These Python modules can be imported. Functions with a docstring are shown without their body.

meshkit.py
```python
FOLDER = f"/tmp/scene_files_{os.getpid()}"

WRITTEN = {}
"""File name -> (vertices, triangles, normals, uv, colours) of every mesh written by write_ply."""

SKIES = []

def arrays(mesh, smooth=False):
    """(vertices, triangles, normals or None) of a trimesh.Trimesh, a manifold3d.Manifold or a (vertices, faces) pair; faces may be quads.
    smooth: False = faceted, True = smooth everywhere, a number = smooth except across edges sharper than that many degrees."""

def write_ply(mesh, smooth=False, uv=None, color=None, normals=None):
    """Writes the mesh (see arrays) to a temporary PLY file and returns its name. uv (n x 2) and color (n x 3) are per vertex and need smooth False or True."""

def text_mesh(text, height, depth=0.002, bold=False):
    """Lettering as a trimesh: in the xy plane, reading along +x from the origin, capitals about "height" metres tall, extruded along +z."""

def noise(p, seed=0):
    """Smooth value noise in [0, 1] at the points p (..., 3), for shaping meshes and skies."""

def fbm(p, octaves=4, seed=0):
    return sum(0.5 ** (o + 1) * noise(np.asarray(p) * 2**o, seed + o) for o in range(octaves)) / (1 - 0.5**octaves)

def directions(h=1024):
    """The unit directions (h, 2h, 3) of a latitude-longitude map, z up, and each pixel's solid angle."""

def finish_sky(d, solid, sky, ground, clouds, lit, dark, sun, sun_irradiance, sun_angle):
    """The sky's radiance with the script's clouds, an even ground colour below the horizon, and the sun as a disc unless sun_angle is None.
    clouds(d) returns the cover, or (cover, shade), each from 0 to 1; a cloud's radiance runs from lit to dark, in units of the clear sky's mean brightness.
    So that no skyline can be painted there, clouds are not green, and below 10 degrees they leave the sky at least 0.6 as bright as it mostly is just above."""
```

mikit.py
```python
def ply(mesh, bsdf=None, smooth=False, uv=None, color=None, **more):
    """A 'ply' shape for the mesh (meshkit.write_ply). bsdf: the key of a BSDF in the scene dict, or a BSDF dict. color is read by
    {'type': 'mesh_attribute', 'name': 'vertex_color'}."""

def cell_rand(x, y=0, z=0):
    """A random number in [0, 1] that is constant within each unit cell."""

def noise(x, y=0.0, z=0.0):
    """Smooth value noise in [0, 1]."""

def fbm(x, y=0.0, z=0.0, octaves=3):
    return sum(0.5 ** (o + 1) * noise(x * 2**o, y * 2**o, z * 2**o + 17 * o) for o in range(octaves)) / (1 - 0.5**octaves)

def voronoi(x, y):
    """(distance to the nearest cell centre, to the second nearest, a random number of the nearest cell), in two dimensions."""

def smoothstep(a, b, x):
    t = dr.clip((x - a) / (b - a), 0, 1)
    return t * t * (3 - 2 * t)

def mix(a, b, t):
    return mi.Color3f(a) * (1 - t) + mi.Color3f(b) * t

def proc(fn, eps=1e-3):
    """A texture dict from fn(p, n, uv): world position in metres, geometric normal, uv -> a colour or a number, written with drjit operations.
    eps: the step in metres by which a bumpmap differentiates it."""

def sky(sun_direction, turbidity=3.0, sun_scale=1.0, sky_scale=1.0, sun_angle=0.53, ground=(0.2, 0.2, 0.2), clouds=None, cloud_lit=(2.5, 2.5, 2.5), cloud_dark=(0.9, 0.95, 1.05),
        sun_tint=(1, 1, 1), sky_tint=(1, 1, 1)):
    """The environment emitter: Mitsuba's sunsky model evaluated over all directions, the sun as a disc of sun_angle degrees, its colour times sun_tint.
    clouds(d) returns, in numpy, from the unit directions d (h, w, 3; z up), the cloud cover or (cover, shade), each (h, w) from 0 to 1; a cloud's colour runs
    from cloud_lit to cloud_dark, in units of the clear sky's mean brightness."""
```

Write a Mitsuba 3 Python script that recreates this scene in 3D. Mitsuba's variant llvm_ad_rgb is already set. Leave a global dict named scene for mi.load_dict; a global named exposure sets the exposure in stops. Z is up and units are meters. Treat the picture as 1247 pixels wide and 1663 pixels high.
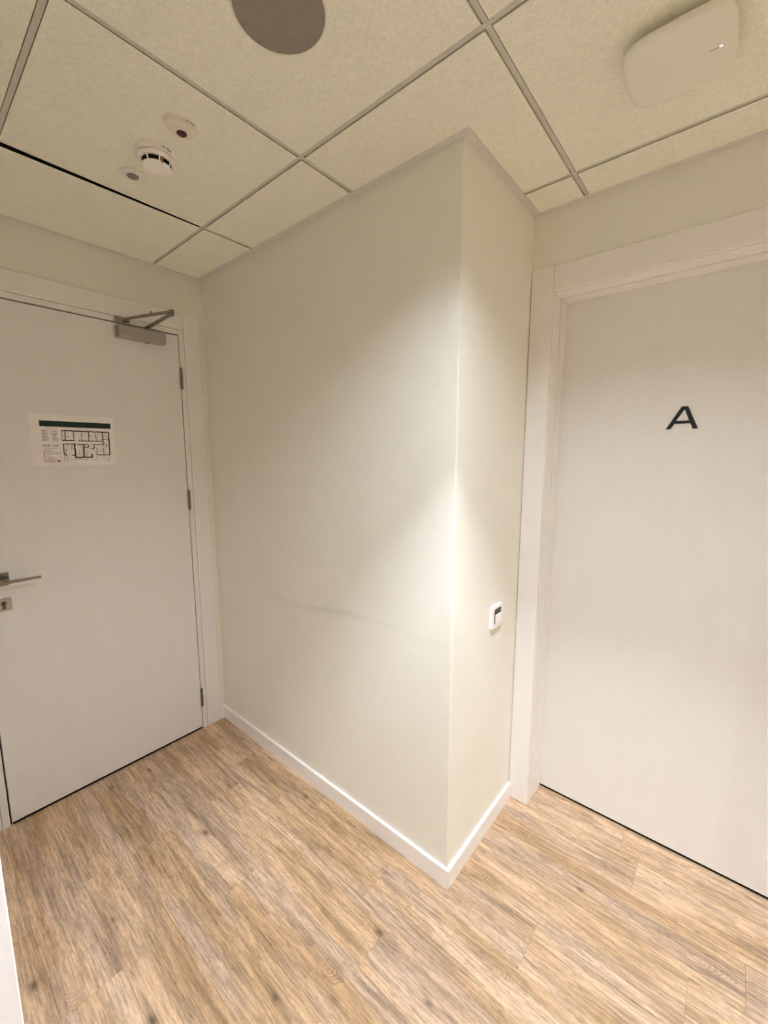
import math, random
import numpy as np, trimesh, drjit as dr, mitsuba as mi, mikit, meshkit
from shapely.geometry import Polygon, box as sbox, Point
from shapely.ops import unary_union
from mikit import noise, fbm, smoothstep, mix, cell_rand, proc, ply

T = mi.ScalarTransform4f
scene, labels = {}, {}

# ------------------------------------------------------------------ camera, light, exposure
CAM = np.array([0.6629, -1.1338, 1.5271]); YAW, PITCH = 0.70043, -0.13759
FWD = np.array([-math.sin(YAW) * math.cos(PITCH), math.cos(YAW) * math.cos(PITCH), math.sin(PITCH)])
scene['camera'] = {'type': 'perspective', 'fov_axis': 'x', 'fov': 2 * math.degrees(math.atan(623.5 / 676.9)), 'near_clip': 0.02, 'far_clip': 50.0,
                   'to_world': T().look_at(origin=CAM.tolist(), target=(CAM + FWD).tolist(), up=[0, 0, 1])}
exposure = 0.63
LAMP_TINT = np.array([0.950, 1.018, 1.11])
LAMP_X, LAMP_Y = 0.45, -0.52
BEAM = 7.0          # narrow beam of the downlight, W/sr
GLOW = 735.0          # radiance of its frosted lens
LAMP_R, LAMP_H, APERTURE = 0.040, 0.050, 0.073

# ------------------------------------------------------------------ measures of the room (metres)
L, D, HC = 1.517, 0.530, 2.405     # left wall at x=-L, right wall at y=D, grid ceiling at HC
NY, NX = -1.09, -0.055             # the near wall's face and its end
XR, YB = 4.20, -1.80               # corridor behind and beside the camera
FACE = 2.402                       # underside of the ceiling tiles
WT = 0.10

# ------------------------------------------------------------------ helpers
def numbered(name):
    if name not in scene and not any(k.startswith(name + '__') for k in scene): return name
    i = 1
    while f'{name}_{i:03d}' in scene or any(k.startswith(f'{name}_{i:03d}__') for k in scene): i += 1
    return f'{name}_{i:03d}'

def obj(name, mesh, mat, parent=None, smooth=False, uv=None, label=None, **more):
    key = numbered(parent + '__' + name if parent else name)
    scene[key] = ply(mesh, mat, smooth, uv=uv, **more)
    if label: labels[key] = {'label': label}
    return key

def thing(key, label, category=None, kind=None, group=None):
    labels[key] = {'label': label}
    if category: labels[key]['category'] = category
    if kind: labels[key]['kind'] = kind
    if group: labels[key]['group'] = group
    return key

def hull(pts):
    return trimesh.convex.convex_hull(np.asarray(pts, float))

def bx(x0, x1, y0, y1, z0, z1, b=0.0):
    """A box, its edges chamfered by b."""
    if b <= 0:
        m = trimesh.creation.box((x1 - x0, y1 - y0, z1 - z0)); m.apply_translation(((x0 + x1) / 2, (y0 + y1) / 2, (z0 + z1) / 2)); return m
    P = []
    for X, sx in ((x0, 1), (x1, -1)):
        for Y, sy in ((y0, 1), (y1, -1)):
            for Z, sz in ((z0, 1), (z1, -1)):
                P += [(X + sx * b, Y + sy * b, Z), (X + sx * b, Y, Z + sz * b), (X, Y + sy * b, Z + sz * b)]
    return hull(P)

def cat(*ms): return trimesh.util.concatenate(list(ms))

def prism(poly, z0, z1):
    gs = [g for g in getattr(poly, 'geoms', [poly]) if g.geom_type == 'Polygon' and g.area > 1e-6]
    ms = []
    for g in gs:
        m = trimesh.creation.extrude_polygon(g, z1 - z0, engine='earcut'); m.apply_translation((0, 0, z0)); ms.append(m)
    return cat(*ms) if ms else None

def lathe(profile, n=48):
    """Turned about z; profile of (r, z) from the axis to the axis."""
    return trimesh.creation.revolve(np.asarray(profile, float), sections=n)

def bar(a, b, w, h, up=(0, 0, 1), c=0.0008):
    """A rectangular bar from a to b, w wide and h high."""
    a, b, up = np.asarray(a, float), np.asarray(b, float), np.asarray(up, float)
    d = (b - a) / np.linalg.norm(b - a); s = np.cross(d, up); s /= np.linalg.norm(s); u = np.cross(s, d)
    n = np.linalg.norm(b - a); m = bx(0, n, -w / 2, w / 2, -h / 2, h / 2, c)
    M = np.eye(4); M[:3, 0], M[:3, 1], M[:3, 2], M[:3, 3] = d, s, u, a
    if np.linalg.det(M[:3, :3]) < 0: M[:3, 1] *= -1
    m.apply_transform(M); return m

def rod(a, b, r, n=24):
    return trimesh.creation.cylinder(radius=r, segment=[a, b], sections=n)

# ------------------------------------------------------------------ materials
def mat(key, color, rough=0.5, spec=0.4, bump=None, bump_scale=1.0, **more):
    c = color if isinstance(color, dict) else {'type': 'rgb', 'value': list(color)}
    m = {'type': 'principled', 'base_color': c, 'roughness': rough, 'specular': spec, **more}
    if bump is not None: m = {'type': 'bumpmap', 'arbitrary': proc(bump[0], bump[1]), 'scale': bump_scale, 'bsdf': m}
    scene[key] = {'type': 'twosided', 'bsdf': m}
    return key

SMEAR = [(-1.02, .872), (-.82, .842), (-.5, .892), (-.303, .9005), (-.134, .888), (0.0, .901)]
def wall_paint(p, n, uv):
    base = mi.Color3f(0.785, 0.775, 0.708)
    m = 0.985 + 0.03 * fbm(p.x * 9 + p.y * 7, p.z * 8, 1.0) + 0.02 * (noise(p.x * 160 + p.y * 130, p.z * 150, p.y * 160) - 0.5)
    # the dirty rub mark across the projecting wall, at hip height
    d = mi.Float(9.0)
    for (xa, za), (xb, zb) in zip(SMEAR[:-1], SMEAR[1:]):
        t = dr.clip((p.x - xa) / (xb - xa), 0, 1)
        zz = za + (zb - za) * t
        d = dr.minimum(d, dr.sqrt(dr.square(p.x - (xa + (xb - xa) * t)) + dr.square(p.z - zz)))
    on = dr.select((dr.abs(p.y) < 0.004) & (p.x < -0.002), 1.0, 0.0)
    patch = smoothstep(0.35, 0.65, noise(p.x * 6.0, p.z * 30.0, 4.0))
    s = on * (smoothstep(0.017, 0.002, d) * (0.5 + 0.5 * patch) * 0.062 + smoothstep(0.05, 0.0, d) * patch * 0.03)
    return base * m * (1 - s) 
mat('paint_wall', proc(wall_paint), 0.62, 0.25, bump=(lambda p, n, uv: 0.00012 * fbm(p.x * 260 + 3, p.y * 260, p.z * 260, octaves=2), 0.0015))

def tile_col(p, n, uv):
    f = fbm(p.x * 150, p.y * 150, 2.0, octaves=2); g = noise(p.x * 380, p.y * 380, 3.0)
    h = fbm(p.x * 14 + 5, p.y * 14, 2.0)
    return mi.Color3f(0.820, 0.820, 0.718) * (0.95 + 0.09 * f + 0.04 * (h - 0.5) + 0.13 * (g - 0.5))
mat('ceiling_tile_fibre', proc(tile_col), 0.9, 0.1, bump=(lambda p, n, uv: 0.0004 * fbm(p.x * 180, p.y * 180, 1.0, octaves=3), 0.0015))
mat('grid_metal', (0.56, 0.552, 0.500), 0.45, 0.3)
mat('angle_metal', (0.66, 0.645, 0.615), 0.45, 0.3)
mat('plenum_dark', (0.05, 0.05, 0.05), 0.9, 0.1)
mat('door_laminate', proc(lambda p, n, uv: mi.Color3f(0.780, 0.772, 0.765) * (0.985 + 0.03 * fbm(p.x * 40 + p.y * 40, p.z * 6, 2.0))), 0.42, 0.35)
mat('casing_laminate', (0.815, 0.800, 0.795), 0.38, 0.4)
mat('jamb_laminate', (0.79, 0.775, 0.755), 0.42, 0.35)
mat('skirting_white', (0.84, 0.83, 0.82), 0.40, 0.4)
mat('near_white', (0.80, 0.80, 0.82), 0.5, 0.3, bump=(lambda p, n, uv: 0.00015 * fbm(p.x * 260 + 3, p.y * 260, p.z * 260, octaves=2), 0.0015))
mat('plastic_white', (0.80, 0.785, 0.75), 0.35, 0.45)
mat('plastic_bright', (0.88, 0.87, 0.86), 0.3, 0.5)
mat('plastic_cream', (0.74, 0.71, 0.62), 0.4, 0.4)
mat('access_white', (0.765, 0.755, 0.665), 0.45, 0.35)
mat('speaker_grille', proc(lambda p, n, uv: mi.Color3f(0.290, 0.268, 0.228) * (0.72 + 0.28 * smoothstep(0.25, 0.45, dr.sqrt(dr.square(p.x * 420 - dr.floor(p.x * 420) - 0.5) + dr.square(p.y * 420 - dr.floor(p.y * 420) - 0.5))) + 0.2 * (fbm(p.x * 120, p.y * 120, 1.0) - 0.5))), 0.6, 0.3)
mat('black_void', (0.006, 0.006, 0.006), 0.7, 0.1)
mat('grey_plastic', (0.20, 0.19, 0.17), 0.35, 0.5)
mat('red_lens', (0.035, 0.004, 0.003), 0.15, 0.6)
mat('pale_red_lens', (0.33, 0.14, 0.11), 0.2, 0.6)
mat('silver_paint', (0.40, 0.37, 0.35), 0.38, 0.5, metallic=0.55)
mat('brushed_steel', (0.21, 0.195, 0.185), 0.20, 0.5, metallic=0.95)
mat('hinge_steel', (0.20, 0.18, 0.155), 0.22, 0.5, metallic=0.9)
mat('dark_steel', (0.30, 0.28, 0.25), 0.30, 0.5, metallic=0.9)
mat('brass', (0.13, 0.085, 0.04), 0.35, 0.5, metallic=0.4)
mat('letter_black', (0.008, 0.011, 0.016), 0.4, 0.4)
mat('ink_black', (0.030, 0.022, 0.020), 0.6, 0.2)
mat('ink_grey', (0.22, 0.185, 0.15), 0.6, 0.2)
mat('ink_green', (0.006, 0.030, 0.020), 0.5, 0.3)
mat('ink_light_green', (0.012, 0.050, 0.034), 0.5, 0.3)
mat('ink_red', (0.22, 0.035, 0.03), 0.6, 0.2)
mat('ink_pink', (0.55, 0.26, 0.24), 0.6, 0.2)
mat('paper', (0.87, 0.845, 0.85), 0.22, 0.5)
mat('sticker', (0.92, 0.91, 0.93), 0.4, 0.4)
mat('slot_dark', (0.035, 0.03, 0.03), 0.4, 0.4)
mat('reflector', (0.75, 0.74, 0.72), 0.45, 0.4)

# --- oak floor: uv = (metres along the plank + 10 * plank number, metres across)
KNOTS = [(-.863, -.454, 1.0), (-.694, -.073, .9), (-.088, -.268, .9), (-.206, -.581, .9), (.135, -.313, .8), (-.786, -.810, .7), (-.764, -1.018, 1.1),
         (-1.40, -.464, .8), (-1.42, -.616, .8), (-1.016, -.261, .6), (.473, .520, .6), (.370, .292, .8), (.699, .393, .5), (.126, .280, .6), (-.42, -.826, 1.0), (-.209, -.104, .7)]
STREAKS = [(-1.214, -.592, -.425, .030, .9), (-.95, -.52, -.815, .030, .9), (-.90, -.30, -.075, .016, .6), (-.30, .25, -.115, .014, .5), (-1.30, -.75, -.62, .030, .6), (-.85, -.5, -1.0, .03, .7), (.2, .9, .33, .02, .5), (-.15, .5, -.5, .022, .4), (-1.45, -1.05, -.24, .03, .5)]
ARCHES = [(-.745, -.612, .040), (-1.16, -.790, .035), (-.47, -.285, .036), (-.225, -.430, .040), (-.085, -.440, .042), (.14, .118, .034), (.79, .305, .040), (-.60, -.955, .035), (.30, -.12, .03)]
def oak(p, n, uv):
    u, v = uv.x, uv.y
    pid = dr.floor(u / 10.0)
    ra, rb, rc = cell_rand(pid, 3, 1), cell_rand(pid, 5, 2), cell_rand(pid, 8, 4)
    wob = v + 0.006 * (noise(u * 3.1, v * 9, 2.0) - 0.5) + 0.010 * (noise(u * 1.1, pid, 5.0) - 0.5)
    tone = fbm(u * 2.1, wob * 17, 1.0, octaves=3)
    mid = fbm(u * 6.0, wob * 60, 13.0, octaves=2)
    grain = fbm(u * 20.0, wob * 270, 7.0, octaves=2)
    fine = noise(u * 70, wob * 620, 11.0)
    pores = smoothstep(0.70, 0.88, noise(u * 48, wob * 360, 19.0)) * smoothstep(0.35, 0.65, fbm(u * 6, wob * 30, 23.0, octaves=2))
    fleck = fbm(u * 90, v * 230, 31.0, octaves=2)
    c = mix((0.555, 0.370, 0.212), (0.745, 0.535, 0.362), smoothstep(0.25, 0.75, tone))
    c = mix(c, (0.600, 0.445, 0.345), 0.60 * smoothstep(0.45, 0.75, fbm(u * 2.3 + 9, wob * 17, 3.0)))
    c = c * (0.97 + 0.06 * ra) * mix((1, 1, 1), (1.01, 0.99, 0.97), rb)
    c = c * (1 - 0.22 * smoothstep(0.40, 0.75, 1 - mid)) * (1.02 - 0.25 * smoothstep(0.35, 0.75, 1 - grain)) * (1 - 0.20 * smoothstep(0.52, 0.80, fbm(u * 7.0, wob * 190, 41.0, octaves=2))) * (0.91 + 0.18 * fine)
    c = c * (1 - 0.22 * pores) * (0.88 + 0.24 * fleck)
    x, y = p.x, p.y
    dark = mi.Float(0.0); core = mi.Float(0.0)
    for kx, ky, s in KNOTS:
        ax, ay = (x - kx) / (0.020 * s), (y - ky + 0.004 * (noise(x * 60, y * 60, kx) - 0.5)) / (0.011 * s)
        q = ax * ax + ay * ay
        core = dr.maximum(core, s * dr.exp(-q * 1.3))
        bx_, by_ = (x - kx) / 0.10, (y - ky) / (0.014 * s)
        dark = dr.maximum(dark, 0.45 * s * dr.exp(-(bx_ * bx_ + by_ * by_)))
    for xa, xb, sy, w, s in STREAKS:
        t = (x - xa) / (xb - xa)
        yy = y - sy - 0.03 * (noise(x * 4.0, sy, 2.0) - 0.5)
        m = smoothstep(-0.05, 0.2, t) * smoothstep(1.05, 0.75, t)
        dark = dr.maximum(dark, s * m * dr.exp(-dr.square(yy / w)) * (0.25 + 0.75 * noise(x * 14, y * 90, 3.0)))
    arch = mi.Float(0.0)
    for ax0, ay0, w in ARCHES:
        dy = y - ay0 - 0.010 * (noise(x * 7, ax0, 1.0) - 0.5)
        q = (x - ax0) + 0.030 * dr.square(dy / 0.021) + 0.016 * (noise(x * 22, y * 70, 6.0) - 0.5)
        m = dr.exp(-dr.square(dy / (1.25 * w))) * smoothstep(0.012, -0.004, q) * smoothstep(-0.10, -0.03, q) * smoothstep(0.10, 0.6, noise(x * 18, y * 24, ax0))
        arch = dr.maximum(arch, m * smoothstep(0.25, 0.9, 0.5 + 0.5 * dr.sin((q + 0.016 * noise(q * 38, ax0, 2.0)) * 2 * math.pi / 0.0135)))
    c = mix(c, c * mi.Color3f(0.56, 0.53, 0.52), dr.clip(dark, 0, 1))
    c = mix(c, c * mi.Color3f(0.77, 0.72, 0.66), arch)
    c = mix(c, mi.Color3f(0.11, 0.075, 0.05), dr.clip(core * 0.85, 0, 1))
    return c
mat('oak_vinyl', proc(oak), 0.48, 0.35, bump=(lambda p, n, uv: 0.00010 * noise(uv.x * 26, uv.y * 520, 11.0), 0.001))

# ------------------------------------------------------------------ floor: subfloor and planks
bxs = bx(-L - 0.3, XR + 0.2, YB - 0.2, D + 0.35, -0.12, -0.0045)
obj('floor', bxs, 'plenum_dark'); thing('floor', 'oak-look plank floor running from the left door to door A', kind='structure')
PW, PL, Y0 = 0.1524, 0.914, -0.5300
rng = random.Random(4)
OFF = {0: -0.572, 6: 0.508, 4: 0.685, -2: -1.00, -1: -0.985, 2: -0.20, 1: -0.99, 3: -0.62, 5: -0.1}
xlo, xhi, ylo, yhi = -L - 0.10, XR, YB, D + 0.22
number = 0
for k in range(int(math.floor((ylo - Y0) / PW)), int(math.ceil((yhi - Y0) / PW))):
    a = OFF.get(k, rng.uniform(0, PL)); a += math.floor((xlo - a) / PL) * PL
    y0, y1 = max(Y0 + k * PW, ylo), min(Y0 + (k + 1) * PW, yhi)
    while a < xhi:
        x0, x1 = max(a, xlo), min(a + PL, xhi); a += PL
        if x1 - x0 < 0.01: continue
        if x1 < -0.05 and y0 > 0.11: continue          # inside the projecting wall's block
        g, c = 0.00015, 0.00045
        P = [(X, Y, Z) for Z in (-0.004, -c) for X in (x0 + g, x1 - g) for Y in (y0 + g, y1 - g)]
        P += [(X, Y, 0.0) for X in (x0 + g + c, x1 - g - c) for Y in (y0 + g + c, y1 - g - c)]
        m = hull(P); number += 1
        uv = np.asarray(m.vertices)[:, :2] - [x0, y0] + [number * 10 + 2.0 + rng.random(), 1.0 + 3 * rng.random()]
        obj('plank', m, 'oak_vinyl', 'floor', uv=uv)

# ------------------------------------------------------------------ walls
def wall(key, meshes, label, m='paint_wall'):
    obj(key, cat(*meshes), m); thing(key, label, kind='structure')
ZT = 2.80
LDY0, LDY1, LDZ = -0.984, -0.111, 2.137           # opening of the left door
wall('wall_left', [bx(-L - WT, -L, LDY1, 0, 0, ZT), bx(-L - WT, -L, NY, LDY0, 0, ZT), bx(-L - WT, -L, LDY0, LDY1, LDZ, ZT)], 'cream wall around the left door with the closer')
# the projecting block: its two faces meet at an outside corner with a slightly rounded bead
r = 0.0035
pts = [(-L, 0.0), (-r * 1.6, 0.0), (-r * 0.5, r * 0.25), (-r * 0.12, r * 0.8), (0.0, r * 1.8), (0.0, D), (-L, D)]
wall('wall_middle', [prism(Polygon(pts), 0, ZT)], 'projecting cream wall between the two doors, with an outside corner')
RDX0, RDX1, RDZ = 0.0855, 0.931, 2.122            # opening of door A
wall('wall_right', [bx(0.0, RDX0 - 0.012, D, D + 0.19, 0, ZT), bx(RDX1 + 0.012, XR, D, D + 0.19, 0, ZT), bx(RDX0 - 0.012, RDX1 + 0.012, D, D + 0.19, RDZ + 0.012, ZT)], 'cream wall around and above door A')
wall('wall_near', [bx(-L - WT, NX, YB, NY, 0, ZT, 0.002)], 'white painted wall end at the left edge, close to the camera', 'near_white')
wall('wall_back', [bx(NX, XR, YB - WT, YB, 0, ZT)], 'plain cream wall closing the corridor behind the camera')
wall('wall_corridor', [bx(XR, XR + WT, YB, D, 0, ZT)], 'plain cream wall on the corridor side opposite the niche')

# skirting boards: flat face, narrow flat top
BH, BT = 0.071, 0.0125
def skirt(key, a, b, n, label, m0=0.0, m1=0.0):
    """From a to b along a wall whose outward normal is n; m0, m1: how far the outer face runs on at the ends (mitres)."""
    a, b, n = np.array(a, float), np.array(b, float), np.array(n, float); d = (b - a) / np.linalg.norm(b - a)
    P = []
    for e, s, mm in ((a, -1, m0), (b, 1, m1)):
        for off, z in ((0, 0), (BT, 0), (BT, BH - 0.0015), (BT - 0.0015, BH), (0, BH)):
            q = e + n * off + d * s * mm * off / BT; P.append((q[0], q[1], z))
    obj(key, hull(P), 'skirting_white'); thing(key, label, kind='structure')
skirt('baseboard_middle', (-L + BT, 0), (-0.0004, 0), (0, -1), 'white skirting board along the foot of the projecting wall', 0, BT)
skirt('baseboard_right', (0, 0.0004), (0, D - 0.011), (1, 0), 'short white skirting board on the narrow side of the projecting wall', BT, 0)
skirt('baseboard_left', (-L, -0.033), (-L, 0), (1, 0), 'very short white skirting piece in the corner beside the left door casing', 0, 0)

# ------------------------------------------------------------------ ceiling: slab, wall angle, grid, tiles
obj('ceiling', bx(-L - WT, XR + WT, YB - WT, D + 0.19, ZT, ZT + 0.1), 'plenum_dark')
thing('ceiling', 'suspended ceiling of cream mineral tiles in a thin metal grid', kind='structure')
room = unary_union([sbox(-L, NY, 0.3, 0.0), sbox(NX, YB, XR, D), sbox(0.0, -0.5, XR, D)]).difference(sbox(-L, 0, 0, D + 1))
mitre = dict(join_style=2, mitre_limit=5)
TW = 0.0288
ring = room.difference(room.buffer(-0.034, **mitre))
GX = [-1.614, -1.014, -0.413, 0.188, 0.788, 1.388, 1.988, 2.588, 3.188, 3.788, 4.388]
GY = [-3.242, -2.642, -2.042, -1.442, -0.842, -0.242, 0.3575, 0.9575]
HOLES = {'speaker': Point(-0.112, -0.540).buffer(0.0925, 32), **{f'lamp{x}': Point(x, y).buffer(APERTURE + 0.004, 32) for x, y in ((LAMP_X, LAMP_Y), (2.288, -0.54), (3.488, -0.54))}}
holes = unary_union(list(HOLES.values()))
G = 0.0058
# wall angle, one piece per wall run, mitred
for (a, b, nrm) in (((-L, 0), (0, 0), (0, -1)), ((0, 0), (0, D), (1, 0)), ((0, D), (XR, D), (0, -1)), ((-L, NY), (-L, 0), (1, 0)), ((-L, NY), (NX, NY), (0, 1)), ((NX, YB), (NX, NY), (1, 0)), ((XR, YB), (XR, D), (-1, 0))):
    a, b, nrm = np.array(a, float), np.array(b, float), np.array(nrm, float); d = (b - a) / np.linalg.norm(b - a); w = 0.0262
    conv = {(0, 0): 1, (NX, NY): 1}
    sa = -1 if tuple(a) in conv else 1; sb = 1 if tuple(b) in conv else -1
    quad = Polygon([a, b, b + nrm * w + d * w * sb, a + nrm * w + d * w * sa])
    obj('wall_angle', prism(quad.buffer(-0.0002, **mitre), 2.4045, 2.4060), 'angle_metal', 'ceiling')
inner = room.buffer(-0.0266, **mitre)
# main runners (along x) and cross tees (along y)
for y in GY:
    s = sbox(-3, y - G, 3, y + G).intersection(inner)
    for g in getattr(s, 'geoms', [s]):
        if not g.is_empty and g.geom_type == 'Polygon': obj('runner', cat(prism(g, 2.4045, 2.4060), prism(g.buffer(-0.0050, **mitre), 2.4060, 2.43)), 'grid_metal', 'ceiling')
for x in GX:
    for y0, y1 in zip(GY[:-1], GY[1:]):
        if x == -1.014 and y0 == -0.842: continue       # the cross tee is missing here: an open slit between two tiles
        s = sbox(x - G, y0 + G + 0.0003, x + G, y1 - G - 0.0003).intersection(inner)
        for g in getattr(s, 'geoms', [s]):
            if not g.is_empty and g.geom_type == 'Polygon' and g.area > 1e-5: obj('cross_tee', cat(prism(g, 2.4048, 2.4060), prism(g.buffer(-0.0050, **mitre), 2.4060, 2.43)), 'grid_metal', 'ceiling')
low_room, up_room = room.buffer(-TW, **mitre), room.buffer(-0.004, **mitre)
for x0, x1 in zip(GX[:-1], GX[1:]):
    for y0, y1 in zip(GY[:-1], GY[1:]):
        cell = sbox(x0, y0, x1, y1); low, up = cell.buffer(-0.0088, **mitre), cell.buffer(-0.002, **mitre)
        if (x0, y0) == (-1.014, -0.842):
            low = sbox(x0 + 0.003, y0 + 0.0072, x1 - 0.0072, y1 - 0.0072); up = low
        if (x1, y0) == (-1.014, -0.842):
            low = Polygon([(x0 + .0072, y0 + .0072), (x1 - .020, y0 + .0072), (x1 - .0065, y1 - .0072), (x0 + .0072, y1 - .0072)]); up = low
        low, up = low.intersection(low_room).difference(holes), up.intersection(up_room).difference(holes)
        a, b = prism(low, FACE, FACE + 0.0014), prism(up, 2.4121, 2.4200)
        if a is None: continue
        core = prism(low.buffer(-0.004, **mitre), FACE + 0.0014, 2.4121)     # the edge is rebated behind a thin lip
        a = a if core is None else cat(a, core)
        if (x1, y0) == (-1.014, -0.842):                # a border tile cut by hand, its edge sloping back from the slit
            q = list(low.exterior.coords)[:-1]
            a, b = hull([(X, Y, FACE) for X, Y in q] + [(X - (0.04 if X > -1.2 else 0), Y, 2.4200) for X, Y in q]), None
        obj('tile', cat(*[q for q in (a, b) if q is not None]), 'ceiling_tile_fibre', 'ceiling')

# ------------------------------------------------------------------ the downlight (its tile is just above the frame)
def downlight(key, x, y, label, beam, glow):
    zl = FACE + LAMP_H
    ring = lathe([(APERTURE, FACE - 0.003), (APERTURE + 0.012, FACE - 0.003), (APERTURE + 0.013, FACE - 0.0005), (APERTURE, FACE - 0.0005), (APERTURE, FACE - 0.003)], 64)
    cup = lathe([(APERTURE, FACE - 0.0005), (APERTURE + 0.002, FACE - 0.0005), (LAMP_R + 0.006, zl + 0.004), (0, zl + 0.004), (0, zl + 0.002), (LAMP_R + 0.002, zl + 0.002), (LAMP_R + 0.002, zl), (APERTURE, FACE - 0.0005)], 64)
    lens = trimesh.creation.cylinder(radius=LAMP_R, height=0.0015, sections=48); lens.apply_translation((0, 0, zl + 0.0002))
    for m in (ring, cup, lens): m.apply_translation((x, y, 0))
    obj('trim_ring', ring, 'plastic_bright', key, smooth=40)
    obj('reflector', cup, 'reflector', key, smooth=40)
    scene[key + '__lens'] = ply(lens, 'plastic_white', False, emitter={'type': 'area', 'radiance': {'type': 'rgb', 'value': (LAMP_TINT * glow).tolist()}})
    scene[key + '_beam'] = {'type': 'spot', 'to_world': T().look_at(origin=[x, y, zl - 0.003], target=[x, y, 0.0], up=[0, 1, 0]),
                            'intensity': {'type': 'rgb', 'value': (LAMP_TINT * beam).tolist()}, 'cutoff_angle': 36.5, 'beam_width': 27.0}
    thing(key, label, 'downlight')
downlight('recessed_downlight', LAMP_X, LAMP_Y, 'round recessed downlight in the tile between speaker and access point', BEAM, GLOW)
downlight('recessed_downlight_001', 2.288, -0.54, 'round recessed downlight farther along the corridor, to the right of the camera', BEAM * 0.65, GLOW * 0.65)
downlight('recessed_downlight_002', 3.488, -0.54, 'round recessed downlight at the far end of the corridor, farthest of the three', BEAM * 0.42, GLOW * 0.42)

# ------------------------------------------------------------------ door 1 (left): casing, frame, leaf, hinges, handle, lock
d1 = 'door_1'; xf = -L
CF = xf + 0.0115     # face of the casing
obj('casing', bx(xf, CF, LDY1, -0.034, 0, 2.2165, 0.0012), 'casing_laminate', d1)
obj('casing', bx(xf, CF, -1.060, LDY0, 0, 2.2165, 0.0012), 'casing_laminate', d1)
obj('casing', bx(xf, CF, LDY0 + 0.0010, LDY1 - 0.0010, LDZ, 2.2165, 0.0012), 'casing_laminate', d1)
fy0, fy1, fz = LDY0 + 0.0015, LDY1 - 0.0015, LDZ - 0.0015
obj('frame_post', bx(xf - 0.09, CF - 0.001, -0.1365, fy1, 0, fz, 0.001), 'jamb_laminate', d1)
obj('frame_post', bx(xf - 0.09, CF - 0.001, fy0, -0.9585, 0, fz, 0.001), 'jamb_laminate', d1)
obj('frame_head', bx(xf - 0.09, CF - 0.001, -0.9582, -0.1368, 2.1125, fz, 0.001), 'jamb_laminate', d1)
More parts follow.
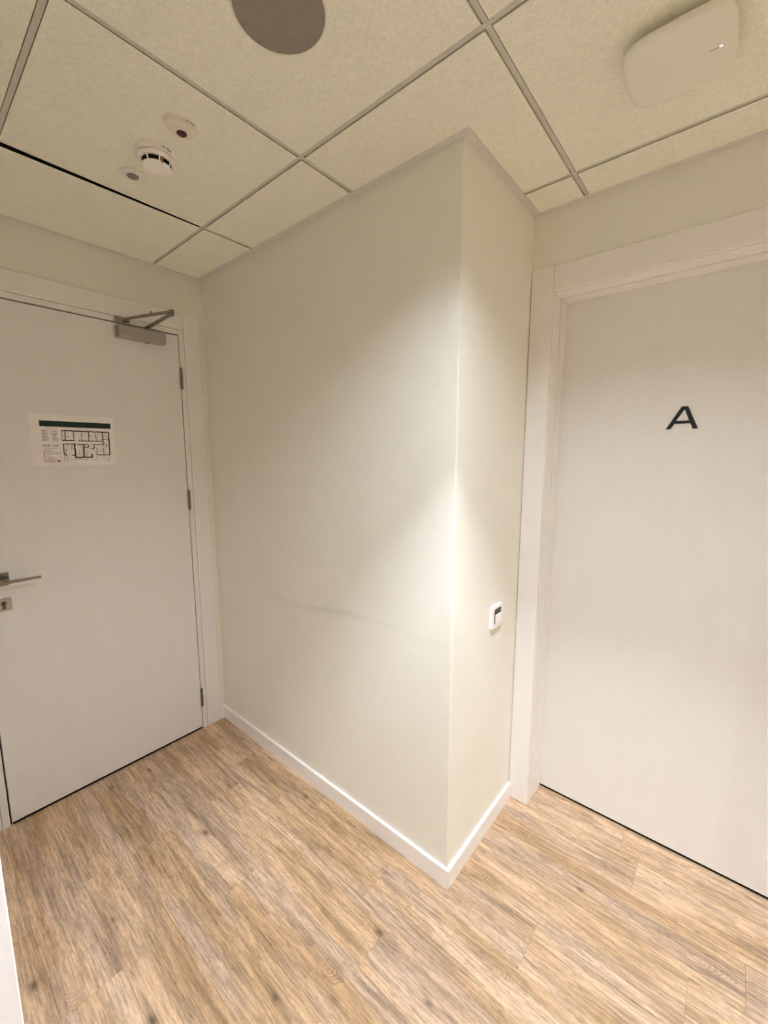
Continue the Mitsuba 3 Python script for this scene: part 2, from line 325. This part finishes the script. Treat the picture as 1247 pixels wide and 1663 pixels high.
obj('leaf', bx(xf - 0.034, CF - 0.0015, -0.9525, -0.1405, 0.011, 2.1065, 0.0012), 'door_laminate', d1)
obj('door_stop', cat(bx(xf - 0.075, xf - 0.036, -0.150, -0.1365, 0, 2.1), bx(xf - 0.075, xf - 0.036, -0.9585, -0.945, 0, 2.1), bx(xf - 0.075, xf - 0.036, -0.945, -0.15, 2.098, 2.1125)), 'slot_dark', d1)
obj('door_seal', bx(xf - 0.030, CF - 0.0045, -0.950, -0.143, 0.0012, 0.0112), 'black_void', d1)
obj('threshold_back', bx(xf - 0.095, xf - 0.076, -0.9585, -0.1365, 0, 2.1125), 'black_void', d1)
for z in (1.902, 1.292, 0.187):
    hx, hy = CF + 0.0035, -0.1375
    h = obj('hinge', cat(rod((hx, hy, z - 0.0495), (hx, hy, z - 0.0005), 0.0068), rod((hx, hy, z + 0.0005), (hx, hy, z + 0.0495), 0.0068)), 'hinge_steel', d1, smooth=40, label='steel barrel hinge')
    obj('pin_cap', cat(rod((hx, hy, z + 0.0495), (hx, hy, z + 0.0535), 0.0045), rod((hx, hy, z - 0.0535), (hx, hy, z - 0.0495), 0.0045)), 'dark_steel', h, smooth=40)
lf = CF - 0.0015
hd = obj('handle', cat(bx(lf, lf + 0.0085, -0.9185, -0.8685, 1.0155, 1.0655, 0.0012)), 'brushed_steel', d1, label='brushed steel lever handle on a square plate')
obj('neck', bx(lf + 0.0085, lf + 0.058, -0.9035, -0.8835, 1.0305, 1.0505, 0.002), 'brushed_steel', hd)
lever = hull([(lf + a, y, 1.0405 + z) for y, a0, a1, hz in ((-0.9045, .047, .061, .0060), (-0.8845, .047, .061, .0055), (-0.7780, .0490, .0595, .0040)) for a in (a0, a1) for z in (-hz - .004, hz - .004)])
obj('lever', lever, 'brushed_steel', hd)
lk = obj('lock_plate', bx(lf, lf + 0.0085, -0.9195, -0.8695, 0.9135, 0.9625, 0.0012), 'silver_paint', d1, label='square steel lock plate with a key cylinder')
cyl = unary_union([Point(-0.8935, 0.9445).buffer(0.0085, 16), sbox(-0.8985, 0.9235, -0.8885, 0.9445), Point(-0.8935, 0.9245).buffer(0.005, 12)])
def on_left(poly, x, t):
    """A (y, z) outline standing on the left wall, from x to x + t."""
    m = prism(poly, 0, t); v = np.asarray(m.vertices).copy(); m.vertices = np.stack([x + v[:, 2], v[:, 0], v[:, 1]], 1); return m
obj('key_cylinder', on_left(cyl, lf + 0.0085, 0.0012), 'brass', lk)
obj('keyhole', on_left(unary_union([Point(-0.8935, 0.9460).buffer(0.0042, 12), sbox(-0.8945, 0.934, -0.8925, 0.944)]), lf + 0.0097, 0.0004), 'slot_dark', lk)
thing(d1, 'white flush door on the left with steel lever handle, three hinges and wide casing', kind='structure')

# door closer on door 1
dc = 'door_closer'
obj('body', hull([(lf + x, y, z) for y in (-0.4160, -0.2185) for x, z in ((0, 2.0445), (0, 2.0930), (0.047, 2.0930), (0.050, 2.0905), (0.050, 2.0500), (0.043, 2.0425), (0.004, 2.0425))]), 'silver_paint', dc)
obj('end_cap', bx(lf + 0.001, lf + 0.047, -0.4172, -0.4162, 2.0445, 2.0920), 'dark_steel', dc)
obj('valve_cap', rod((lf + 0.026, -0.296, 2.0345), (lf + 0.026, -0.296, 2.0425), 0.0095), 'silver_paint', dc, smooth=40)
px_, py_ = lf + 0.026, -0.291
obj('spindle', rod((px_, py_, 2.0930), (px_, py_, 2.1040), 0.0095), 'brushed_steel', dc, smooth=40)
E_ = np.array([lf + 0.285, -0.288, 2.1195])
obj('main_arm', bar((px_, py_, 2.1075), E_ + [0, 0, -0.004], 0.017, 0.007), 'dark_steel', dc)
obj('forearm', cat(bar((lf + 0.022, -0.372, 2.1285), (lf + 0.15, -0.3325, 2.1275), 0.009, 0.009), bar((lf + 0.10, -0.348, 2.1280), E_ + [0, 0, 0.0055], 0.014, 0.0085)), 'dark_steel', dc)
obj('elbow_pin', rod(E_ + [0, 0, -0.011], E_ + [0, 0, 0.0125], 0.0085), 'brushed_steel', dc, smooth=40)
obj('lock_screw', rod((lf + 0.17, -0.326, 2.131), (lf + 0.17, -0.326, 2.140), 0.004), 'dark_steel', dc, smooth=40)
br = obj('shoe_bracket', cat(bx(CF, CF + 0.004, -0.4170, -0.3560, 2.1150, 2.1360, 0.0008), bx(CF + 0.004, CF + 0.030, -0.3800, -0.3640, 2.1150, 2.1230, 0.001)), 'dark_steel', dc)
for y in (-0.4080, -0.3610): obj('screw', rod((CF + 0.004, y, 2.1265), (CF + 0.0055, y, 2.1265), 0.0035), 'brushed_steel', br, smooth=40)
thing(dc, 'silver grey door closer with folded arm at the top of the left door', 'door closer')

# evacuation plan sheet taped to door 1 (millimetres from its top left corner)
ep = 'evacuation_plan'; SY, SZ, SXF = -0.7530, 1.6900, lf + 0.0009
def flat(rects, x, t=0.00015):
    """(s0, t0, s1, t1) rectangles or 4-point outlines in sheet millimetres, on the sheet at depth x."""
    polys = []
    for q in rects:
        if len(q) == 4 and not hasattr(q[0], '__len__'): s0, t0, s1, t1 = q; q = [(s0, t0), (s1, t0), (s1, t1), (s0, t1)]
        polys.append(Polygon([(SY + s / 1000, SZ - v / 1000) for s, v in q]))
    return cat(*[on_left(g if g.exterior.is_ccw else Polygon(list(g.exterior.coords)[::-1]), x, t) for g in polys])
def seg(a, b, w):
    a, b = np.array(a, float), np.array(b, float); n = np.array([-(b - a)[1], (b - a)[0]]); n *= w / 2 / np.linalg.norm(n)
    return [tuple(a + n), tuple(b + n), tuple(b - n), tuple(a - n)]
obj('sheet', flat([(0, 0, 297, 210)], lf, 0.0009), 'paper', ep)
obj('header_band', flat([(33.3, 26.8, 285.5, 50.3)], SXF), 'ink_green', ep, label='dark green title band')
rg = random.Random(12)
lets, s = [], 60.0
while s < 262:
    w = rg.uniform(3.0, 5.5)
    if rg.random() > 0.16: lets += [(s, 34.5, s + 1.3, 43.5)] + ([(s, 34.5, s + w, 36.0)] if rg.random() > .4 else []) + ([(s, 42.0, s + w, 43.5)] if rg.random() > .5 else []) + [(s + w - 1.3, 34.5, s + w, 43.5)]
    s += w + 2.2
obj('header_marks', flat(lets, SXF + 0.00016), 'ink_light_green', ep)
thick = [((104.9, 64.9), (276.7, 66.4), 3.2), ((275.4, 65.5), (273.8, 166), 3.4), ((222.8, 165.2), (274.5, 165.2), 3.0), ((105.8, 166.2), (117, 166.2), 3.2), ((131.6, 167.2), (144, 167.2), 2.4), ((106.6, 119), (105.8, 166), 2.6),
         ((103.7, 105.4), (148, 105.4), 2.6), ((160.2, 106), (250.5, 105.7), 2.8), ((106.7, 119.6), (150.2, 118.9), 2.6), ((153.5, 120.7), (194.4, 120.8), 2.4), ((205.1, 121.3), (251, 120.6), 2.4),
         ((145.2, 65.3), (145.4, 104.6), 2.2), ((116, 65.4), (114.3, 105.3), 2.2), ((199.7, 65.3), (197.9, 105), 2.4), ((251.4, 66.5), (250.4, 118.4), 3.0), ((144.8, 119.9), (145.5, 177.5), 4.0), ((177.6, 120.1), (175, 176.2), 4.0),
         ((144, 176.6), (206.5, 175.2), 3.6), ((205, 161.3), (204.8, 176), 4.2), ((194.3, 121.8), (194, 134.3), 3.0), ((178, 133.6), (195, 133.2), 2.6), ((215.6, 125.5), (215.3, 138.1), 3.2), ((201.7, 138.3), (215.3, 138.1), 2.4)]
thin = [((104.5, 65.9), (103.7, 105.6), 1.6), ((174.4, 65.2), (172.9, 104.7), 1.6), ((224.9, 66.5), (226.5, 105.3), 1.7), ((225.4, 135.8), (224.8, 165.2), 1.8), ((251.5, 120.5), (249.8, 164.9), 1.8), ((113, 142), (112.2, 164.5), 1.3), ((134.1, 121.1), (134, 141.7), 1.4),
        ((250.4, 97.2), (273.7, 97.6), 2.0), ((262.5, 116), (262, 130.8), 2.4)]
obj('floor_plan', flat([seg(a, b, w * 1.35) for a, b, w in thick + thin], SXF), 'ink_black', ep, label='printed floor plan in black lines')
furn = []
rooms = [(106, 68, 114, 104), (117, 68, 144, 104), (147, 68, 173, 104), (176, 68, 198, 104), (201, 68, 224, 104), (227, 68, 249, 104), (253, 68, 273, 96), (253, 99, 273, 163), (108, 122, 133, 164), (136, 122, 143, 164), (148, 122, 175, 172), (180, 136, 203, 172), (207, 140, 224, 164), (227, 124, 249, 164), (179, 122, 193, 132), (197, 122, 214, 136)]
for a, b, c, d_ in rooms:
    for _ in range(max(3, int((c - a) * (d_ - b) / 70))):
        w, h = rg.choice([(rg.uniform(2, 7), .9), (.9, rg.uniform(2, 7)), (rg.uniform(1.5, 3.5), rg.uniform(1.5, 3.5))])
        s, t_ = rg.uniform(a, max(a + .1, c - w)), rg.uniform(b, d_ - h); furn.append((s, t_, s + w, t_ + h))
for a, b in (((115.7, 170.6), (115.2, 185.9)), ((115.2, 185.9), (224.5, 185.2)), ((225.8, 171.5), (224.5, 185.2)), ((105.4, 170.7), (104.8, 195.1))): furn.append(seg(a, b, 1.1))
s = 110
while s < 262: furn.append((s, 60.6, s + 1.0 + rg.random() * 2.5, 63.0)); s += rg.uniform(4, 9)
obj('furniture_outlines', flat(furn, SXF + 0.00016), 'ink_grey', ep)
text = [(48.9, 55.0, 87.7, 56.4)]
for c0, c1 in ((37.5, 61.5), (70.5, 96.0)):
    t_ = 64.8
    while t_ < 108:
        text.append((c0, t_, c0 + (c1 - c0) * rg.uniform(.5, 1.0), t_ + 1.3)); t_ += 2.9 if rg.random() > .15 else 4.6
text += [(40.3, 137.2, 84.8, 139), (45.2, 146.6, 62.7, 148.4), (45.1, 160.9, 94.5, 162.3), (44.7, 165, 56.3, 166.6), (42.7, 174.3, 69.5, 176), (47.9, 180.6, 78.4, 182.2)]
obj('legend_text', flat(text, SXF), 'ink_grey', ep)
obj('bold_text', flat([(36.8, 123.8, 61.2, 125.6), (36.5, 127.6, 62, 129.2), (70.2, 123.6, 94.4, 125), (70.3, 128, 90.3, 129.8), (36.5, 153.2, 96.5, 154.5)]
    + [seg(a, b, .9) for a, b in (((232.5, 178.5), (238, 176)), ((238, 176), (241, 180)), ((241, 180), (250, 177.5)), ((250, 177.5), (257, 180)), ((257, 180), (266, 178)), ((266, 178), (275, 180)), ((263.4, 184), (268, 188)), ((268, 188), (273.8, 185)), ((264, 191), (273, 192)))], SXF), 'ink_black', ep)
obj('red_symbols', flat([(38, 146.6, 42.4, 149.2)] + [(38.1, 155.6 + 5.3 * k, 41.5, 159.4 + 5.3 * k) for k in range(4)] + [(37.5, 180.6, 40.7, 183.4), (80.9, 187.4, 90.3, 194.4)], SXF), 'ink_red', ep)
obj('pink_lines', flat([(36.8, 187.6, 77.7, 189.8), (36.5, 191.6, 75.8, 193.2), (36.5, 195.0, 75.8, 197.0)], SXF), 'ink_pink', ep)
for k_, t_ in (('legend_text', 'grey lines of small print'), ('bold_text', 'bold black print and signature'), ('red_symbols', 'small red symbols'), ('pink_lines', 'pink lines of print'), ('header_marks', 'faint lettering in the title band'), ('furniture_outlines', 'fine grey furniture outlines')):
    labels[ep + '__' + k_] = {'label': t_, 'kind': 'stuff'}
thing(ep, 'laminated evacuation plan sheet with dark green title band, taped to the left door', 'sign')

# ------------------------------------------------------------------ door 2 (door A): casing, deep lining, leaf, letter
d2 = 'door_2'; CY = 0.5205; LY = 0.6713
obj('casing', bx(0.0032, 0.0855, CY, D, 0, 2.2115, 0.0015), 'casing_laminate', d2)
obj('casing', bx(RDX1, RDX1 + 0.0855, CY, D, 0, 2.2115, 0.0015), 'casing_laminate', d2)
obj('casing', bx(0.0865, RDX1 - 0.0010, CY, D, RDZ, 2.2115, 0.0015), 'casing_laminate', d2)
e = 0.0015
def lining(y0, y1, inset):
    """One board of the door lining on each side and above, inset from the casing's edge."""
    obj('lining', bx(RDX0 - 0.011, RDX0 + inset, y0, y1, 0, RDZ - inset, e), 'jamb_laminate', d2)
    obj('lining', bx(RDX1 - inset, RDX1 + 0.011, y0, y1, 0, RDZ - inset, e), 'jamb_laminate', d2)
    obj('lining', bx(RDX0 - 0.011, RDX1 + 0.011, y0, y1, RDZ - inset, RDZ + 0.011, e), 'jamb_laminate', d2)
lining(D + 0.0018, 0.6060, 0.0026)
lining(0.6078, LY - 0.0012, 0.0056)
obj('leaf', bx(RDX0 - 0.008, RDX1 + 0.008, LY, LY + 0.045, 0.010, RDZ + 0.006, 0.001), 'door_laminate', d2)
obj('door_seal', bx(RDX0 + 0.006, RDX1 - 0.006, LY + 0.0025, LY + 0.040, 0.0012, 0.0102), 'black_void', d2)
obj('threshold_back', bx(RDX0 - 0.02, RDX1 + 0.02, LY + 0.046, LY + 0.06, 0, RDZ + 0.02), 'black_void', d2)
w_, h_ = 0.0918, 0.0768
s_ = lambda X, Z: ((X - 360) / 470 * w_, (690 - Z) / 333 * h_)
outer = Polygon([s_(*q) for q in ((360, 690), (571, 357), (664, 357), (832, 690), (757, 690), (720, 611), (485, 611), (431, 690))])
letter = outer.difference(Polygon([s_(*q) for q in ((503, 569), (617, 398), (697, 569))]))
m = prism(letter, 0, 0.002); v = np.asarray(m.vertices).copy(); m.vertices = np.stack([0.4557 + v[:, 0], LY - v[:, 2], 1.6150 + v[:, 1]], 1); m.invert()
obj('letter', m, 'letter_black', d2, label='black capital letter A')
thing(d2, 'white flush door marked with a black letter A, set deep in a wide casing', kind='structure')

# ------------------------------------------------------------------ switch on the narrow wall face
sw = 'wall_switch'
Y0s, Y1s, Z0s, Z1s = 0.2680, 0.3580, 0.8680, 0.9580
def on_side(poly, x, t):
    return on_left(poly, x, t)
plate = Polygon([(Y0s, Z0s), (Y1s, Z0s), (Y1s, Z1s), (Y0s, Z1s)]).buffer(-0.008).buffer(0.008, 6)
win = sbox(0.2900, 0.8850, 0.3480, 0.9440)
obj('plate', cat(on_side(plate.difference(win), 0.0, 0.008), on_side(plate.buffer(-0.0015).difference(win), 0.008, 0.0018)), 'plastic_bright', sw)
obj('recess', bx(0.0, 0.0092, 0.2902, 0.3478, 0.8852, 0.9438), 'slot_dark', sw)
obj('rocker', hull([(x, y, z) for y in (0.2985, 0.3476) for x, z in ((0.0093, 0.8854), (0.0125, 0.8854), (0.0118, 0.9000), (0.0102, 0.9215), (0.0093, 0.9215))]), 'plastic_bright', sw)
thing(sw, 'small white wall switch with a dark slot on the narrow side of the projecting wall', 'switch')

# ------------------------------------------------------------------ ceiling devices
# loudspeaker
sp = 'ceiling_speaker'
g_ = lathe([(0, FACE - 0.0022), (0.085, FACE - 0.0020), (0.0905, FACE - 0.0008), (0.0905, FACE + 0.004), (0, FACE + 0.004)], 72)
rim = lathe([(0.0908, FACE - 0.0014), (0.0945, FACE - 0.0012), (0.0952, FACE - 0.0001), (0.0908, FACE - 0.0001), (0.0908, FACE - 0.0014)], 72)
for m in (g_, rim): m.apply_translation((-0.1145, -0.5350, 0))
obj('grille', g_, 'speaker_grille', sp, smooth=40, label='taupe perforated grille'); obj('rim', rim, 'plastic_cream', sp, smooth=40)
thing(sp, 'round taupe flush loudspeaker grille in the ceiling tile at the top edge', 'speaker')

# wireless access point: a pillow shaped rounded square on a smaller back plate
ap = 'access_point'; AX, AY, AW, AH = 0.489, 0.063, 0.0985, 0.1010
def sq(a, b, n, k=64):
    t = np.linspace(0, 2 * np.pi, k, endpoint=False); c, s = np.cos(t), np.sin(t)
    return np.stack([a * np.sign(c) * np.abs(c) ** (2 / n), b * np.sign(s) * np.abs(s) ** (2 / n)], 1)
def loft(rings, z):
    k = len(rings[0]); V = np.vstack([np.c_[r_, np.full(k, z_)] for r_, z_ in zip(rings, z)]); F = []
    for i in range(len(rings) - 1):
        for j in range(k):
            a, b = i * k + j, i * k + (j + 1) % k; F += [(a, b, b + k), (a, b + k, a + k)]
    V = np.vstack([V, [[0, 0, z[0]], [0, 0, z[-1]]]]); o = len(V) - 2; e_ = (len(rings) - 1) * k
    F += [(o, (j + 1) % k, j) for j in range(k)] + [(o + 1, e_ + j, e_ + (j + 1) % k) for j in range(k)]
    m = trimesh.Trimesh(V, F, process=False); m.fix_normals(); return m
steps = [(0.80, 0.0100), (0.93, 0.0135), (0.985, 0.0190), (1.0, 0.0245), (0.992, 0.0295), (0.965, 0.0335), (0.90, 0.0365), (0.75, 0.0388), (0.5, 0.0400), (0.2, 0.0405)]
body = loft([sq(AW * f, AH * f, 4.6 if f > .6 else 3.4) for f, _ in steps], [FACE - z - 0.004 for _, z in steps]); body.apply_translation((AX, AY, 0))
back = loft([sq(0.062, 0.062, 5), sq(0.062, 0.062, 5)], [FACE, FACE - 0.0145]); back.apply_translation((AX, AY, 0))
obj('cover', body, 'access_white', ap, smooth=50); obj('back_plate', back, 'plastic_cream', ap)
scene[ap + '__status_light'] = ply(bx(AX + 0.069, AX + 0.0745, AY - 0.003, AY + 0.0015, FACE - 0.0437, FACE - 0.0415, 0.0006), 'plastic_bright', False, emitter={'type': 'area', 'radiance': {'type': 'rgb', 'value': [0.55, 0.55, 0.85]}})
labels[ap + '__status_light'] = {'label': 'tiny lit status light'}
obj('light_slot', bx(AX + 0.052, AX + 0.069, AY - 0.0012, AY + 0.0002, FACE - 0.0438, FACE - 0.041), 'grey_plastic', ap)
thing(ap, 'cream rounded square wireless access point hanging under the ceiling at upper right', 'access point')

# smoke detector
sd = 'smoke_detector'; SX_, SYY = -0.716, -0.531
def at(m, x, y): m.apply_translation((x, y, 0)); return m
obj('base', at(lathe([(0, FACE), (0.0515, FACE), (0.0505, FACE - 0.0150), (0.0490, FACE - 0.0172), (0.0440, FACE - 0.0172), (0.0440, FACE - 0.0189), (0, FACE - 0.0189)], 64), SX_, SYY), 'plastic_white', sd, smooth=35)
obj('head', at(lathe([(0, FACE - 0.0190), (0.0440, FACE - 0.0190), (0.0440, FACE - 0.0198), (0.0475, FACE - 0.0198), (0.0490, FACE - 0.0210), (0.0475, FACE - 0.0270), (0.0450, FACE - 0.0300), (0, FACE - 0.0300)], 64), SX_, SYY), 'plastic_bright', sd, smooth=35)
obj('chamber', at(lathe([(0, FACE - 0.0300), (0.0385, FACE - 0.0300), (0.0365, FACE - 0.0418), (0, FACE - 0.0418)], 48), SX_, SYY), 'black_void', sd, smooth=35, label='black smoke inlet openings')
obj('cap', at(lathe([(0, FACE - 0.0415), (0.0390, FACE - 0.0415), (0.0385, FACE - 0.0432), (0.0330, FACE - 0.0468), (0.0200, FACE - 0.0486), (0, FACE - 0.0490)], 64), SX_, SYY), 'plastic_bright', sd, smooth=35)
for k in range(8):
    t = math.radians(-12 + 45 * k); c_, s2 = math.cos(t), math.sin(t)
    obj('rib', bar((SX_ + .0435 * c_, SYY + .0435 * s2, FACE - 0.0290), (SX_ + .0385 * c_, SYY + .0385 * s2, FACE - 0.0425), 0.0016, 0.0040, up=(-s2, c_, 0), c=0.0003), 'plastic_bright', sd)
t = math.radians(-2); c_, s2 = math.cos(t), math.sin(t)
obj('indicator', bar((SX_ + .0405 * c_, SYY + .0405 * s2, FACE - 0.0305), (SX_ + .0365 * c_, SYY + .0365 * s2, FACE - 0.0450), 0.0045, 0.0075, up=(c_, s2, 0.3), c=0.0008), 'pale_red_lens', sd, label='pale red indicator light')

def wrapped(text, h, radius, z, ang, cx, cy, out=0.0004, bold=True):
    """Lettering bent round an upright cylinder; read from outside, from below."""
    m = meshkit.text_mesh(text, h, 0.0003, bold); m = m.subdivide(); v = np.asarray(m.vertices).copy(); wd = v[:, 0].max()
    a = ang + (v[:, 0] - wd / 2) / radius; rr = radius + out + v[:, 2]
    m.vertices = np.stack([cx + rr * np.cos(a), cy + rr * np.sin(a), z + v[:, 1]], 1); return m
def patch(w, h, radius, z, ang, cx, cy, t=0.0003):
    n = 10; V, F = [], []
    for i in range(n + 1):
        a = ang + (i / n - .5) * w / radius
        for rr in (radius, radius + t):
            for zz in (z, z + h): V.append((cx + rr * math.cos(a), cy + rr * math.sin(a), zz))
    for i in range(n):
        o, q = 4 * i, 4 * i + 4
        for a, b in ((2, 3), (1, 0), (3, 1), (0, 2)): F += [(o + a, q + a, q + b), (o + a, q + b, o + b)]
    F += [(0, 1, 3), (0, 3, 2), (4 * n, 4 * n + 3, 4 * n + 1), (4 * n, 4 * n + 2, 4 * n + 3)]
    m = trimesh.Trimesh(V, F, process=True); m.fix_normals(); return m
ang = math.radians(8)
st = obj('name_sticker', patch(0.036, 0.0085, 0.0515, FACE - 0.0135, ang, SX_, SYY), 'sticker', sd)
obj('lettering', wrapped('L1E-005', 0.0052, 0.0515, FACE - 0.0118, ang, SX_, SYY), 'letter_black', st)
thing(sd, 'round white smoke detector with black openings, between the red indicator and the flat sensor', 'smoke detector')

# remote indicator (red lens)
ri = 'remote_indicator'; IX, IY = -0.556, -0.532
n_ = 2.05
st_ = [(1.0, 0.0), (0.985, 0.0080), (0.95, 0.0150), (0.80, 0.0185), (0.55, 0.0195)]
b_ = loft([sq(0.0300 * f, 0.0420 * f, n_) for f, _ in st_], [FACE - z for _, z in st_]); at(b_, IX, IY)
obj('housing', b_, 'plastic_cream', ri, smooth=35)
obj('lens', at(lathe([(0, FACE - 0.0190), (0.0130, FACE - 0.0190), (0.0125, FACE - 0.0210), (0.0080, FACE - 0.0225), (0, FACE - 0.0230)], 40), IX - 0.004, IY + 0.004), 'red_lens', ri, smooth=50, label='dark red round lens')
st = obj('name_sticker', patch(0.034, 0.0085, 0.0385, FACE - 0.0125, math.radians(2), IX - 0.0035, IY + 0.006), 'sticker', ri)
obj('lettering', wrapped('L1E-005', 0.0052, 0.0385, FACE - 0.0108, math.radians(2), IX - 0.0035, IY + 0.006), 'letter_black', st)
thing(ri, 'small cream alarm indicator with a dark red lens and a name sticker on the ceiling', 'alarm indicator')

# flat round sensor
fs = 'ceiling_sensor'; QX, QY = -0.880, -0.536
obj('flange', at(lathe([(0, FACE), (0.0370, FACE), (0.0370, FACE - 0.0012), (0.0388, FACE - 0.0014), (0.0382, FACE - 0.0030), (0.0330, FACE - 0.0050), (0.0185, FACE - 0.0050), (0.0180, FACE - 0.0035), (0, FACE - 0.0035)], 56), QX, QY), 'plastic_white', fs, smooth=35)
obj('centre', at(lathe([(0, FACE - 0.0036), (0.0172, FACE - 0.0036), (0.0165, FACE - 0.0052), (0, FACE - 0.0058)], 40), QX, QY), 'grey_plastic', fs, smooth=35, label='grey round centre')
thing(fs, 'small flat round white ceiling sensor with a grey centre', 'sensor')
